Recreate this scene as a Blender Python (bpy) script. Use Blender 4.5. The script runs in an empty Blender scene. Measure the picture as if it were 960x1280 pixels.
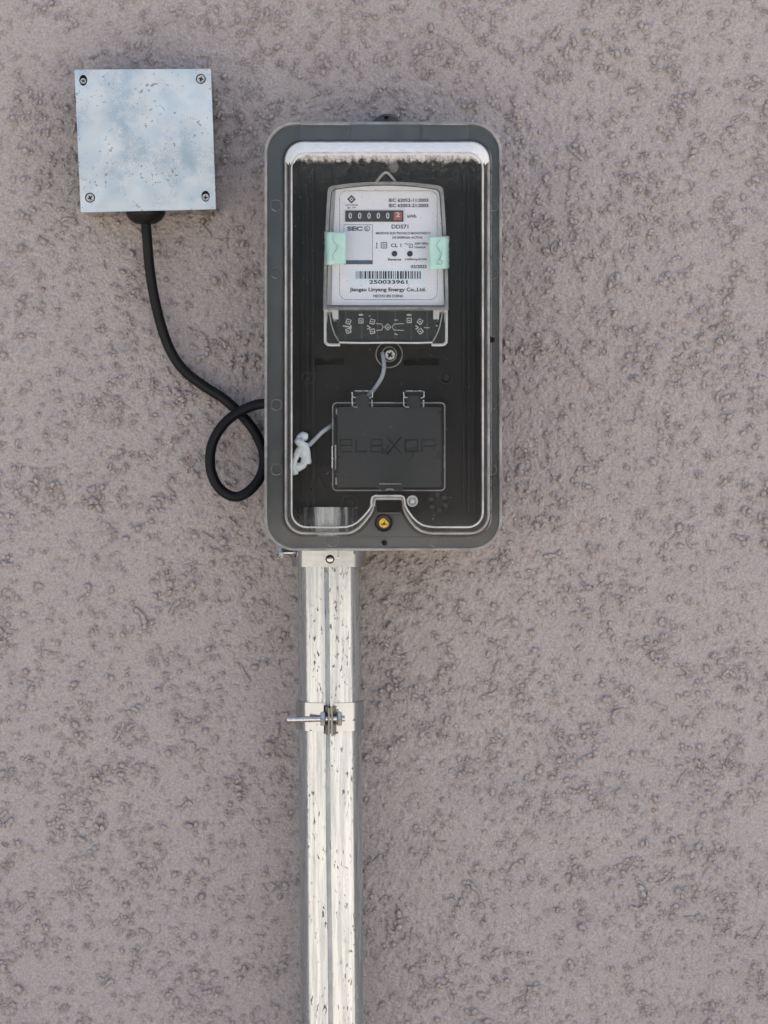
import bpy, bmesh, math, random
import numpy as np
from mathutils import Vector, Matrix
from mathutils.geometry import tessellate_polygon
random.seed(7)
rng = np.random.default_rng(7)
scene = bpy.context.scene
C = scene.collection
R = math.radians

# ---------------------------------------------------------------- camera, light, exposure
D = 2.2            # metres from lens to wall
K = 1500.0         # photograph pixels per metre on the wall plane
cam_d = bpy.data.cameras.new("camera")
cam = bpy.data.objects.new("camera", cam_d); C.objects.link(cam)
cam.location = (0, -D, 0); cam.rotation_euler = (R(90), 0, 0)
cam_d.sensor_fit = 'VERTICAL'; cam_d.sensor_height = 36
cam_d.lens = 36 * D * K / 1280
cam_d.clip_start = 0.05; cam_d.clip_end = 500
scene.camera = cam

SUN_EL, SUN_AZ = 58.0, 125.0      # azimuth measured from straight out of the wall towards the right
world = bpy.data.worlds.new("World"); scene.world = world
world.use_nodes = True
wn = world.node_tree.nodes; wl = world.node_tree.links
bg = wn['Background']
sky = wn.new('ShaderNodeTexSky'); sky.sky_type = 'NISHITA'; sky.sun_disc = False
sky.sun_elevation = R(SUN_EL); sky.sun_rotation = R(180 - SUN_AZ)
sky.air_density = 1.0; sky.dust_density = 6.0; sky.ozone_density = 1.0
wl.new(sky.outputs['Color'], bg.inputs['Color'])
bg.inputs['Strength'].default_value = 0.135
sun_d = bpy.data.lights.new("sun", 'SUN'); sun = bpy.data.objects.new("sun", sun_d); C.objects.link(sun)
sun_d.energy = 4.5; sun_d.angle = R(0.5); sun_d.color = (1.0, 0.95, 0.88)
az = R(SUN_AZ); el = R(SUN_EL)
to_sun = Vector((math.sin(az) * math.cos(el), -math.cos(az) * math.cos(el), math.sin(el)))
sun.rotation_euler = to_sun.to_track_quat('Z', 'Y').to_euler()
sun.location = to_sun * 8
scene.view_settings.view_transform = 'Standard'
scene.view_settings.look = 'None'
scene.view_settings.gamma = 1
scene.view_settings.use_curve_mapping = False
scene.view_settings.exposure = 1.08
scene.render.engine = 'CYCLES'
scene.cycles.use_denoising = True
scene.cycles.max_bounces = 10
scene.cycles.transparent_max_bounces = 24
scene.cycles.caustics_reflective = False

# ---------------------------------------------------------------- helpers
OFF = 0.0      # stand-off of the assembly being measured
def P(px, py, d=0.0):
    """photo measurement at distance d in front of the wall -> metres"""
    d = d + OFF
    s = (D - d) / D / K
    return Vector(((px - 480) * s, -d, (640 - py) * s))

ORG = {}
def finish(name, me, mat, parent=None, smooth=30, props=None):
    o = bpy.data.objects.new(name, me); C.objects.link(o)
    if parent is not None:
        org = ORG[parent.name]
        me.transform(Matrix.Translation(-org))
        o.parent = parent; ORG[o.name] = org
    else:
        ORG[o.name] = Vector((0, 0, 0))
    if mat and len(me.materials) == 0: me.materials.append(mat)
    if smooth is not None and me.polygons:
        me.shade_smooth()
        if smooth < 180: me.set_sharp_from_angle(angle=R(smooth))
    for k, v in (props or {}).items(): o[k] = v
    return o

def thing(name, label, cat, loc, group=None):
    o = bpy.data.objects.new(name, None); C.objects.link(o)
    o.location = loc; o.empty_display_size = 0.02
    o['label'] = label; o['category'] = cat
    if group: o['group'] = group
    ORG[o.name] = Vector(loc)
    return o

def tag(o, label, cat=None, group=None):
    o['label'] = label
    if cat: o['category'] = cat
    if group: o['group'] = group
    return o

def centre_origin(o):
    me = o.data
    c = sum((v.co for v in me.vertices), Vector()) / max(1, len(me.vertices))
    me.transform(Matrix.Translation(-c)); o.location = o.location + c
    ORG[o.name] = ORG[o.name] + c

def bm_mesh(bm, name="m", normals=True):
    if normals: bmesh.ops.recalc_face_normals(bm, faces=bm.faces)
    me = bpy.data.meshes.new(name); bm.to_mesh(me); bm.free(); return me

def rr(x0, y0, x1, y1, r, n=8):
    pts = []
    for cx, cy, a0 in ((x1 - r, y0 + r, -90), (x1 - r, y1 - r, 0), (x0 + r, y1 - r, 90), (x0 + r, y0 + r, 180)):
        for i in range(n + 1):
            a = R(a0 + 90 * i / n); pts.append((cx + r * math.cos(a), cy + r * math.sin(a)))
    return pts

def circ(cx, cy, r, n=24, ry=None, a0=0.0):
    ry = ry or r
    return [(cx + r * math.cos(a0 + 2 * math.pi * i / n), cy + ry * math.sin(a0 + 2 * math.pi * i / n)) for i in range(n)]

def ring_loft(bm, rings, cap0=False, cap1=False):
    """rings: list of lists of world points, same count"""
    vs = [[bm.verts.new(p) for p in r] for r in rings]
    n = len(vs[0])
    for a, b in zip(vs, vs[1:]):
        for i in range(n):
            j = (i + 1) % n
            try: bm.faces.new((a[i], a[j], b[j], b[i]))
            except ValueError: pass
    for flag, v in ((cap0, vs[0]), (cap1, vs[-1])):
        if flag:
            for t in tessellate_polygon([[Vector((w.co.x, w.co.z, 0)) for w in v]]):
                try: bm.faces.new([v[k] for k in t])
                except ValueError: pass
    return vs

def loft(bm, spec, cap0=False, cap1=True):
    """spec: list of (outline_px, depth)"""
    return ring_loft(bm, [[P(x, y, d) for x, y in o] for o, d in spec], cap0, cap1)

def plate(bm, outer, holes, df, db):
    """flat plate with holes; front at depth df, back at depth db (front nearer the camera)"""
    loops = [outer] + list(holes)
    flat = [p for l in loops for p in l]
    tris = tessellate_polygon([[Vector((x, y, 0)) for x, y in l] for l in loops])
    f = [bm.verts.new(P(x, y, df)) for x, y in flat]
    # keep the plate prismatic: same world x,z behind
    b = [bm.verts.new((v.co.x, -(db + OFF), v.co.z)) for v in f]
    for t in tris:
        try:
            bm.faces.new([f[k] for k in t]); bm.faces.new([b[k] for k in reversed(t)])
        except ValueError: pass
    s = 0
    for l in loops:
        n = len(l)
        for i in range(n):
            j = (i + 1) % n
            try: bm.faces.new((f[s + i], f[s + j], b[s + j], b[s + i]))
            except ValueError: pass
        s += n

def plate_obj(name, outer, holes, df, db, mat, parent, bevel=0.0, smooth=30):
    bm = bmesh.new(); plate(bm, outer, holes, df, db)
    o = finish(name, bm_mesh(bm), mat, parent, smooth)
    if bevel:
        m = o.modifiers.new('bevel', 'BEVEL'); m.width = bevel; m.segments = 2; m.limit_method = 'ANGLE'; m.angle_limit = R(40)
    return o

def box(bm, lo, hi):
    v = [bm.verts.new((x, y, z)) for x in (lo[0], hi[0]) for y in (lo[1], hi[1]) for z in (lo[2], hi[2])]
    for f in ((0,1,3,2),(4,6,7,5),(0,4,5,1),(2,3,7,6),(0,2,6,4),(1,5,7,3)): bm.faces.new([v[i] for i in f])

def lathe(bm, origin, axis, prof, n=28, cap=True):
    """prof: list of (radius, distance along axis)"""
    q = Vector(axis).normalized().to_track_quat('Z', 'Y')
    rings = []
    for r, h in prof:
        rings.append([Vector(origin) + q @ Vector((r * math.cos(2*math.pi*i/n), r * math.sin(2*math.pi*i/n), h)) for i in range(n)])
    vs = [[bm.verts.new(p) for p in r] for r in rings]
    for a, b in zip(vs, vs[1:]):
        for i in range(n):
            bm.faces.new((a[i], a[(i+1) % n], b[(i+1) % n], b[i]))
    if cap: bm.faces.new(vs[0][::-1]); bm.faces.new(vs[-1])

def catmull(pts, sub=8, closed=False):
    out = []; n = len(pts)
    for i in range(n if closed else n - 1):
        g = (lambda k: Vector(pts[k % n])) if closed else (lambda k: Vector(pts[max(0, min(n - 1, k))]))
        p0, p1, p2, p3 = g(i-1), g(i), g(i+1), g(i+2)
        for s in range(sub):
            t = s / sub
            out.append(0.5 * ((2*p1) + (p2-p0)*t + (2*p0-5*p1+4*p2-p3)*t*t + (3*p1-p0-3*p2+p3)*t**3))
    if not closed: out.append(Vector(pts[-1]))
    return out

def tube(bm, path, rad, n=14, closed=False, cap=True):
    """path: world points; rad: float or list"""
    m = len(path); rings = []
    up = Vector((0, -1, 0)); prev = None
    for i, p in enumerate(path):
        a = path[(i-1) % m] if closed else path[max(0, i-1)]
        b = path[(i+1) % m] if closed else path[min(m-1, i+1)]
        t = (b - a).normalized()
        u = up if prev is None else prev
        u = (u - t * u.dot(t))
        if u.length < 1e-6: u = t.orthogonal()
        u.normalize(); prev = u; w = t.cross(u)
        r = rad[i] if isinstance(rad, (list, tuple)) else rad
        rings.append([bm.verts.new(p + (u * math.cos(2*math.pi*k/n) + w * math.sin(2*math.pi*k/n)) * r) for k in range(n)])
    pairs = list(zip(rings, rings[1:])) + ([(rings[-1], rings[0])] if closed else [])
    for a, b in pairs:
        for k in range(n): bm.faces.new((a[k], a[(k+1) % n], b[(k+1) % n], b[k]))
    if cap and not closed: bm.faces.new(rings[0][::-1]); bm.faces.new(rings[-1])

def tube_px(bm, pts, r_px, sub=6, closed=False, n=10):
    w = catmull([P(*p) for p in pts], sub, closed) if sub > 1 else [P(*p) for p in pts]
    tube(bm, w, r_px / K, n, closed)

# ---------------------------------------------------------------- materials
def new_mat(name):
    m = bpy.data.materials.new(name); m.use_nodes = True
    nt = m.node_tree; return m, nt, nt.nodes, nt.links, nt.nodes['Principled BSDF']

def tex_noise(nt, scale, detail=4, rough=0.55, stretch=None, dist=0.0):
    tc = nt.nodes.new('ShaderNodeTexCoord')
    n = nt.nodes.new('ShaderNodeTexNoise'); n.inputs['Scale'].default_value = scale
    n.inputs['Detail'].default_value = detail; n.inputs['Roughness'].default_value = rough
    n.inputs['Distortion'].default_value = dist
    if stretch:
        mp = nt.nodes.new('ShaderNodeMapping'); mp.inputs['Scale'].default_value = stretch
        nt.links.new(tc.outputs['Object'], mp.inputs[0]); nt.links.new(mp.outputs[0], n.inputs[0])
    else: nt.links.new(tc.outputs['Object'], n.inputs[0])
    return n

def ramp(nt, src, stops):
    r = nt.nodes.new('ShaderNodeValToRGB'); e = r.color_ramp.elements
    while len(e) < len(stops): e.new(0.5)
    for k, (p, c) in enumerate(stops):
        e[k].position = p; e[k].color = (*c, 1) if isinstance(c, (tuple, list)) else (c, c, c, 1)
    nt.links.new(src, r.inputs[0]); return r

def mixc(nt, fac, a, b, mode='MIX'):
    m = nt.nodes.new('ShaderNodeMix'); m.data_type = 'RGBA'; m.blend_type = mode
    if hasattr(fac, 'is_linked') or isinstance(fac, bpy.types.NodeSocket): nt.links.new(fac, m.inputs[0])
    else: m.inputs[0].default_value = fac
    for s, v in ((6, a), (7, b)):
        if isinstance(v, bpy.types.NodeSocket): nt.links.new(v, m.inputs[s])
        else: m.inputs[s].default_value = (*v, 1)
    return m.outputs[2]

def math_node(nt, op, a, b=None, clamp=False):
    m = nt.nodes.new('ShaderNodeMath'); m.operation = op; m.use_clamp = clamp
    for k, v in enumerate((a, b)):
        if v is None: continue
        if isinstance(v, bpy.types.NodeSocket): nt.links.new(v, m.inputs[k])
        else: m.inputs[k].default_value = v
    return m.outputs[0]

def bump(nt, h, strength, dist, bsdf, chain=None):
    b = nt.nodes.new('ShaderNodeBump'); b.inputs['Strength'].default_value = strength
    b.inputs['Distance'].default_value = dist
    nt.links.new(h, b.inputs['Height'])
    if chain is not None: nt.links.new(chain, b.inputs['Normal'])
    nt.links.new(b.outputs[0], bsdf.inputs['Normal']); return b.outputs[0]

def plain(name, col, rough=0.5, metal=0.0, var=0.12, scale=90, bumpy=0.0, spec=0.5):
    m, nt, N, L, b = new_mat(name)
    n = tex_noise(nt, scale, 5)
    lo = tuple(c * (1 - var) for c in col); hi = tuple(min(1, c * (1 + var)) for c in col)
    L.new(ramp(nt, n.outputs[0], [(0.3, lo), (0.7, hi)]).outputs[0], b.inputs['Base Color'])
    r2 = ramp(nt, n.outputs[0], [(0.3, max(0, rough - 0.06)), (0.7, min(1, rough + 0.08))])
    L.new(r2.outputs[0], b.inputs['Roughness'])
    b.inputs['Metallic'].default_value = metal; b.inputs['Specular IOR Level'].default_value = spec
    if bumpy:
        bump(nt, tex_noise(nt, scale * 8, 3).outputs[0], bumpy, 0.0005, b)
    return m

def clear(name, tint=(0.9, 0.91, 0.92), rough=0.04, veil=0.02, veil_col=(0.6, 0.6, 0.6), dust=None, scale=60, veil_var=2.0, f0=0.025, veil_lo=0.4):
    """clear plastic skin: straight-through transmission, Schlick reflection, pale veil for dust and painted edge light"""
    m, nt, N, L, b = new_mat(name); N.remove(b)
    out = N['Material Output']
    tr = N.new('ShaderNodeBsdfTransparent'); tr.inputs[0].default_value = (*tint, 1)
    gl = N.new('ShaderNodeBsdfGlossy'); gl.inputs['Roughness'].default_value = rough; gl.inputs['Color'].default_value = (1, 1, 1, 1)
    lw = N.new('ShaderNodeLayerWeight'); lw.inputs['Blend'].default_value = 0.5
    f = math_node(nt, 'POWER', lw.outputs['Facing'], 5.0)
    f = math_node(nt, 'MULTIPLY', f, 0.75); f = math_node(nt, 'ADD', f, f0)
    mx = N.new('ShaderNodeMixShader'); L.new(f, mx.inputs[0]); L.new(tr.outputs[0], mx.inputs[1]); L.new(gl.outputs[0], mx.inputs[2])
    df = N.new('ShaderNodeBsdfDiffuse'); df.inputs[0].default_value = (*veil_col, 1)
    n = tex_noise(nt, scale, 6, 0.7)
    v = ramp(nt, n.outputs[0], [(0.35, veil * veil_lo), (0.75, min(1, veil * veil_var))]).outputs[0]
    if dust is not None: v = dust(nt, v)
    mx2 = N.new('ShaderNodeMixShader'); L.new(v, mx2.inputs[0]); L.new(mx.outputs[0], mx2.inputs[1]); L.new(df.outputs[0], mx2.inputs[2])
    L.new(mx2.outputs[0], out.inputs[0])
    return m

def wall_material(name, coarse):
    m, nt, N, L, b = new_mat(name)
    big = tex_noise(nt, 3.2, 3)
    med = tex_noise(nt, 28, 5, 0.6)
    fine = tex_noise(nt, 560, 4, 0.75)
    base = ramp(nt, big.outputs[0], [(0.3, (0.368, 0.345, 0.348)), (0.7, (0.420, 0.394, 0.398))]).outputs[0]
    base = mixc(nt, 0.35, base, ramp(nt, med.outputs[0], [(0.3, (0.334, 0.306, 0.306)), (0.7, (0.458, 0.424, 0.422))]).outputs[0])
    base = mixc(nt, 0.42, base, ramp(nt, fine.outputs[0], [(0.36, (0.20, 0.18, 0.172)), (0.64, (0.60, 0.548, 0.53))]).outputs[0])
    if not coarse:      # dark skirts round pimple bases paint in crevice shade, broken up by noise
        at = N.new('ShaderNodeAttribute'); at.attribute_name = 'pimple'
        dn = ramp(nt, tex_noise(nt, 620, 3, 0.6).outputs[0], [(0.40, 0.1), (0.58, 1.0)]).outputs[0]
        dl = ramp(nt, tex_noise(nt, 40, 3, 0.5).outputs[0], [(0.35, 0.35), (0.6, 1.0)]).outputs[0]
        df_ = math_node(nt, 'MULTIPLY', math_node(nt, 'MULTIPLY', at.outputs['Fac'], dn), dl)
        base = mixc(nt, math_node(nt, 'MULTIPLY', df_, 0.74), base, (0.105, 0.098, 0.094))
    rust = tex_noise(nt, 34, 3, 0.5); rust2 = tex_noise(nt, 170, 3, 0.6)
    rf = math_node(nt, 'MULTIPLY', ramp(nt, rust.outputs[0], [(0.60, 0.0), (0.72, 1.0)]).outputs[0], ramp(nt, rust2.outputs[0], [(0.5, 0.0), (0.62, 0.55)]).outputs[0])
    base = mixc(nt, rf, base, (0.20, 0.115, 0.085))
    L.new(base, b.inputs['Base Color'])
    b.inputs['Roughness'].default_value = 0.8; b.inputs['Specular IOR Level'].default_value = 0.25
    ch = bump(nt, tex_noise(nt, 300, 4, 0.6, dist=0.6).outputs[0], 0.8, 0.0022, b)
    if coarse:
        vo = N.new('ShaderNodeTexVoronoi'); vo.inputs['Scale'].default_value = 95
        tc = N.new('ShaderNodeTexCoord'); L.new(tc.outputs['Object'], vo.inputs['Vector'])
        h = ramp(nt, vo.outputs['Distance'], [(0.15, 1.0), (0.42, 0.0)]).outputs[0]
        bump(nt, h, 0.8, 0.002, b, ch)
    return m

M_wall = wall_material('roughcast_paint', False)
M_wall2 = wall_material('roughcast_paint_beyond', True)
def galvanised(name, base=(0.80, 0.82, 0.82), rough=0.24, oxide=0.35, fleck_stretch=(260, 260, 70), fleck=0.60, fleck_amt=0.9, oxide_col=(0.72, 0.73, 0.71), ox_scale=(30, 30, 10), lowf=0.86):
    m, nt, N, L, b = new_mat(name)
    sp = tex_noise(nt, 1.0, 4, 0.6, stretch=ox_scale)
    col = ramp(nt, sp.outputs[0], [(0.3, tuple(c * lowf for c in base)), (0.7, base)]).outputs[0]
    ox = ramp(nt, tex_noise(nt, 1.0, 5, 0.65, stretch=tuple(3 * s for s in ox_scale)).outputs[0], [(0.42, 0.0), (0.62, oxide)]).outputs[0]
    col = mixc(nt, ox, col, oxide_col)
    met = math_node(nt, 'SUBTRACT', 1.0, ox)
    fl = tex_noise(nt, 1.0, 3, 0.55, stretch=fleck_stretch, dist=0.4)
    fl2 = tex_noise(nt, 1.0, 2, 0.5, stretch=tuple(s * 0.16 for s in fleck_stretch))
    ff = math_node(nt, 'MULTIPLY', ramp(nt, fl.outputs[0], [(fleck, 0.0), (fleck + 0.035, fleck_amt)]).outputs[0], ramp(nt, fl2.outputs[0], [(0.47, 0.0), (0.56, 1.0)]).outputs[0])
    col = mixc(nt, ff, col, (0.06, 0.06, 0.055))
    L.new(col, b.inputs['Base Color'])
    met = math_node(nt, 'MULTIPLY', met, math_node(nt, 'SUBTRACT', 1.0, ff))
    L.new(met, b.inputs['Metallic'])
    rg = ramp(nt, sp.outputs[0], [(0.3, rough - 0.05), (0.7, rough + 0.1)]).outputs[0]
    rg = math_node(nt, 'ADD', rg, math_node(nt, 'MULTIPLY', ff, 0.4), True)
    L.new(rg, b.inputs['Roughness'])
    bump(nt, fl.outputs[0], 0.12, 0.0003, b)
    return m
M_pipe = galvanised('galvanised_steel_pipe', base=(0.56, 0.60, 0.615), rough=0.13, oxide=0.4, ox_scale=(110, 110, 5), oxide_col=(0.30, 0.325, 0.34), fleck_stretch=(420, 420, 170), fleck=0.61)
M_lid = galvanised('galvanised_steel_lid', base=(0.76, 0.83, 0.86), rough=0.27, oxide=0.6, fleck_stretch=(300, 300, 300), fleck=0.61, fleck_amt=0.7, oxide_col=(0.60, 0.63, 0.64), ox_scale=(22, 22, 22), lowf=0.72)
M_zinc = galvanised('zinc_band', base=(0.50, 0.53, 0.54), rough=0.12, oxide=0.0, fleck=0.66, fleck_stretch=(200, 200, 200))
M_bolt = plain('zinc_bolt', (0.58, 0.58, 0.56), 0.28, 1.0, 0.15, 300)
M_ear = plain('dull_clamp_edge', (0.30, 0.28, 0.24), 0.45, 0.9, 0.2, 200)
M_cable = plain('black_rubber_sheath', (0.005, 0.006, 0.008), 0.5, 0, 0.2, 200, 0.1, 0.25)
M_black = plain('black_plastic', (0.0085, 0.0088, 0.0090), 0.5, 0, 0.4, 60, 0.08, 0.25)
M_base = plain('dark_grey_plastic_base', (0.015, 0.0155, 0.0155), 0.5, 0, 0.35, 40, 0.08, 0.3)
M_flange = plain('grey_plastic_flange', (0.070, 0.072, 0.071), 0.35, 0, 0.18, 40, 0, 0.3)
M_door = plain('slate_plastic_door', (0.015, 0.019, 0.021), 0.32, 0, 0.12, 50, 0.08, 0.4)
M_hole = plain('hole_dark', (0.004, 0.004, 0.004), 0.9)
M_brass = plain('brass_screw', (0.60, 0.36, 0.07), 0.3, 0.9, 0.25, 400)
M_mbase = plain('pale_grey_meter_plastic', (0.70, 0.71, 0.70), 0.45, 0, 0.06, 60)
M_label = plain('white_name_plate', (0.88, 0.905, 0.955), 0.5, 0, 0.02, 60)
M_stick = plain('bluish_white_sticker', (0.80, 0.90, 0.97), 0.45, 0, 0.02, 60)
M_seco = plain('sticker_paper', (0.80, 0.83, 0.89), 0.5, 0, 0.02, 60)
M_ink = plain('black_ink', (0.012, 0.013, 0.018), 0.6, 0, 0.1)
M_ink2 = plain('grey_ink', (0.05, 0.053, 0.065), 0.6, 0, 0.1)
M_blue = plain('slate_blue_ink', (0.07, 0.10, 0.16), 0.6, 0, 0.05)
M_reg = plain('register_drum_black', (0.025, 0.024, 0.026), 0.5, 0, 0.1)
M_digit = plain('register_digit_white', (0.66, 0.66, 0.66), 0.5, 0, 0.05)
M_red = plain('register_drum_red', (0.42, 0.11, 0.09), 0.5, 0, 0.1)
M_mint = plain('mint_green_tape', (0.52, 0.80, 0.71), 0.45, 0, 0.08, 120, 0.3)
M_tapeline = plain('tape_crease_dark', (0.38, 0.62, 0.54), 0.6, 0, 0.1, 100)
M_mark = plain('white_terminal_mark', (0.55, 0.55, 0.54), 0.5, 0, 0.1)
M_wire = plain('grey_cable_sheath', (0.40, 0.44, 0.48), 0.45, 0, 0.12, 150)
M_wtape = plain('crumpled_white_tape', (0.68, 0.74, 0.76), 0.5, 0, 0.1, 150, 0.3)
M_ring = plain('bright_metal_ring', (0.75, 0.77, 0.78), 0.25, 1.0, 0.08, 200)
M_ground = plain('sandy_paving', (0.42, 0.385, 0.34), 0.85, 0, 0.12, 1.2)

def dust_window(nt, v):
    """ragged dust fringe under the top edge, finer specks below"""
    tc = nt.nodes.new('ShaderNodeTexCoord'); sx = nt.nodes.new('ShaderNodeSeparateXYZ')
    nt.links.new(tc.outputs['Object'], sx.inputs[0])
    n1 = tex_noise(nt, 120, 6, 0.7, stretch=(1.6, 1.6, 1.1), dist=0.3)
    z = sx.outputs['Z']
    zz = math_node(nt, 'ADD', z, math_node(nt, 'MULTIPLY', math_node(nt, 'SUBTRACT', n1.outputs[0], 0.5), 0.022))
    a = nt.nodes.new('ShaderNodeMapRange'); a.clamp = True
    nt.links.new(zz, a.inputs[0]); a.inputs[1].default_value = DZ[0]; a.inputs[2].default_value = DZ[1]; a.inputs[3].default_value = 0.0; a.inputs[4].default_value = 0.85
    # softer film running down
    c = nt.nodes.new('ShaderNodeMapRange'); c.clamp = True
    nt.links.new(z, c.inputs[0]); c.inputs[1].default_value = DZ[2]; c.inputs[2].default_value = DZ[1]; c.inputs[3].default_value = 0.0; c.inputs[4].default_value = 0.06
    cn = math_node(nt, 'MULTIPLY', c.outputs[0], ramp(nt, tex_noise(nt, 260, 5, 0.75).outputs[0], [(0.45, 0.1), (0.6, 1.0)]).outputs[0])
    sp = ramp(nt, tex_noise(nt, 520, 2, 0.5).outputs[0], [(0.72, 0.0), (0.76, 0.35)]).outputs[0]
    lo = nt.nodes.new('ShaderNodeMapRange'); lo.clamp = True
    nt.links.new(z, lo.inputs[0]); lo.inputs[1].default_value = _z(450); lo.inputs[2].default_value = _z(665); lo.inputs[3].default_value = 0.0; lo.inputs[4].default_value = 0.026
    lon = math_node(nt, 'MULTIPLY', lo.outputs[0], ramp(nt, tex_noise(nt, 22, 4, 0.6).outputs[0], [(0.35, 0.35), (0.65, 1.0)]).outputs[0])
    cn = math_node(nt, 'ADD', cn, lon)
    s = math_node(nt, 'ADD', a.outputs[0], cn, True); s = math_node(nt, 'ADD', s, sp, True)
    return math_node(nt, 'ADD', s, v, True)
ENC_O = P(479, 420, 0.0)
_z = lambda y, d=0.126: (P(0, y, d).z - ENC_O.z)
DZ = (_z(202), _z(194), _z(245))
M_window = clear('clear_window_plastic', (0.95, 0.955, 0.96), 0.035, 0.003, (0.62, 0.60, 0.56), dust_window, f0=0.012)
M_clear = clear('clear_cover_plastic', (0.88, 0.90, 0.91), 0.07, 0.03, (0.5, 0.5, 0.5))
M_edge = clear('painted_light_plastic_edge', (0.75, 0.76, 0.76), 0.08, 0.10, (0.62, 0.62, 0.60), scale=30, veil_var=1.4)  # pale veil stands in for light carried by thick clear edges
M_glint = clear('painted_glint_plastic', (0.6, 0.6, 0.6), 0.08, 0.85, (0.80, 0.80, 0.78), scale=30, veil_var=1.15)  # pale diffuse tone paints the bright glint of plastic edges
M_ringmark = clear('moulded_ring_plastic', (0.7, 0.7, 0.7), 0.08, 0.22, (0.6, 0.6, 0.59), scale=90, veil_var=2.2)
M_topedge = clear('dusty_top_edge', (0.5, 0.5, 0.5), 0.15, 0.95, (0.92, 0.93, 0.90), scale=200, veil_var=1.2, veil_lo=0.85)
M_rim = clear('cover_rim_plastic', (0.6, 0.6, 0.6), 0.15, 0.6, (0.55, 0.55, 0.53), scale=30, veil_var=1.3)
M_mclear = clear('clear_meter_plastic', (0.97, 0.975, 0.98), 0.05, 0.008, (0.6, 0.6, 0.6))
M_mring = clear('meter_cover_edge', (0.6, 0.6, 0.6), 0.12, 0.5, (0.72, 0.73, 0.72), scale=40, veil_var=1.3)

# ---------------------------------------------------------------- large structure: wall and ground
def vnoise(shape, cell, seed):
    r = np.random.default_rng(seed)
    gh, gw = int(shape[0] / cell) + 4, int(shape[1] / cell) + 4
    g = r.random((gh, gw))
    yy = np.arange(shape[0]) / cell; xx = np.arange(shape[1]) / cell
    yi = yy.astype(int); xi = xx.astype(int)
    fy = (yy - yi); fx = (xx - xi); fy = fy * fy * (3 - 2 * fy); fx = fx * fx * (3 - 2 * fx)
    a = g[yi][:, xi]; b = g[yi][:, xi + 1]; c = g[yi + 1][:, xi]; d = g[yi + 1][:, xi + 1]
    fx = fx[None, :]; fy = fy[:, None]
    return (a * (1 - fx) + b * fx) * (1 - fy) + (c * (1 - fx) + d * fx) * fy

WX, WZ, STEP = 0.37, 0.47, 0.0009
nx, nz = int(2 * WX / STEP) + 1, int(2 * WZ / STEP) + 1
H = np.zeros((nz, nx)); PIM = np.zeros((nz, nx))
H += (vnoise(H.shape, 60, 1) - 0.5) * 0.0016 + (vnoise(H.shape, 22, 2) - 0.5) * 0.0008
H += (vnoise(H.shape, 9, 3) - 0.5) * 0.0008 + (vnoise(H.shape, 4.3, 4) - 0.5) * 0.0010 + (vnoise(H.shape, 2.2, 5) - 0.5) * 0.0010
dens = 0.55 * vnoise(H.shape, 45, 11) + 0.45 * vnoise(H.shape, 16, 12)
def splat(cx, cz, rad, h, asp, ang):
    k = int(rad * 1.8 * asp / STEP) + 2
    ix, iz = int((cx + WX) / STEP), int((cz + WZ) / STEP)
    x0, x1, z0, z1 = max(0, ix - k), min(nx, ix + k + 1), max(0, iz - k), min(nz, iz + k + 1)
    if x0 >= x1 or z0 >= z1: return
    X = (np.arange(x0, x1) * STEP - WX - cx)[None, :]; Z = (np.arange(z0, z1) * STEP - WZ - cz)[:, None]
    ca, sa = math.cos(ang), math.sin(ang)
    u = (X * ca + Z * sa) / (rad * asp); v = (-X * sa + Z * ca) / rad
    r2 = u * u + v * v
    dome = h * np.clip(1 - r2, 0, None) ** 0.38
    moat = -1.0 * h * np.exp(-((np.sqrt(r2) - 1.25) / 0.30) ** 2)
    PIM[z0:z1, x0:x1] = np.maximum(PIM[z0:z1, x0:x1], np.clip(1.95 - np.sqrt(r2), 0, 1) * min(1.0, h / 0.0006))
    H[z0:z1, x0:x1] = np.maximum(H[z0:z1, x0:x1] + moat * (r2 > 0.9), H[z0:z1, x0:x1] + dome)
PIMPLES = []
def rnd(a, b): return a + (b - a) * rng.random()
n_b = 0
while n_b < 12600:
    x, z = rnd(-WX, WX), rnd(-WZ, WZ)
    dv = dens[min(nz - 1, int((z + WZ) / STEP)), min(nx - 1, int((x + WX) / STEP))]
    if rng.random() > np.clip((dv - 0.34) * 2.6, 0.28, 1): continue
    rad = float(np.clip(rng.lognormal(math.log(0.00122), 0.32), 0.0008, 0.0026))
    if rng.random() < 0.15:      # a curled worm of splashes
        a = rnd(0, 6.28); m = int(rnd(2, 6)); px_, pz_ = x, z; bend = rnd(-0.8, 0.8)
        for _ in range(m):
            r_ = rad * rnd(0.55, 0.9); asp = rnd(1.1, 1.8)
            splat(px_, pz_, r_ * 1.0, r_ * 0.30, asp, a); PIMPLES.append((px_, pz_, r_, r_ * rnd(0.55, 1.0), asp, a))
            px_ += math.cos(a) * rad * 1.5; pz_ += math.sin(a) * rad * 1.5; a += bend
    else:
        asp = rnd(1.0, 1.6); a = rnd(0, 3.14); h_ = rad * rnd(0.55, 1.15)
        if rng.random() < 0.2: splat(x, z, rad * 1.3, h_ * 0.5, asp, a)      # a soft half-drowned one
        else:
            splat(x, z, rad * 1.0, h_ * 0.32, asp, a); PIMPLES.append((x, z, rad, h_, asp, a))
    n_b += 1
H = np.clip(H, -0.002, 0.0055)
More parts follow.
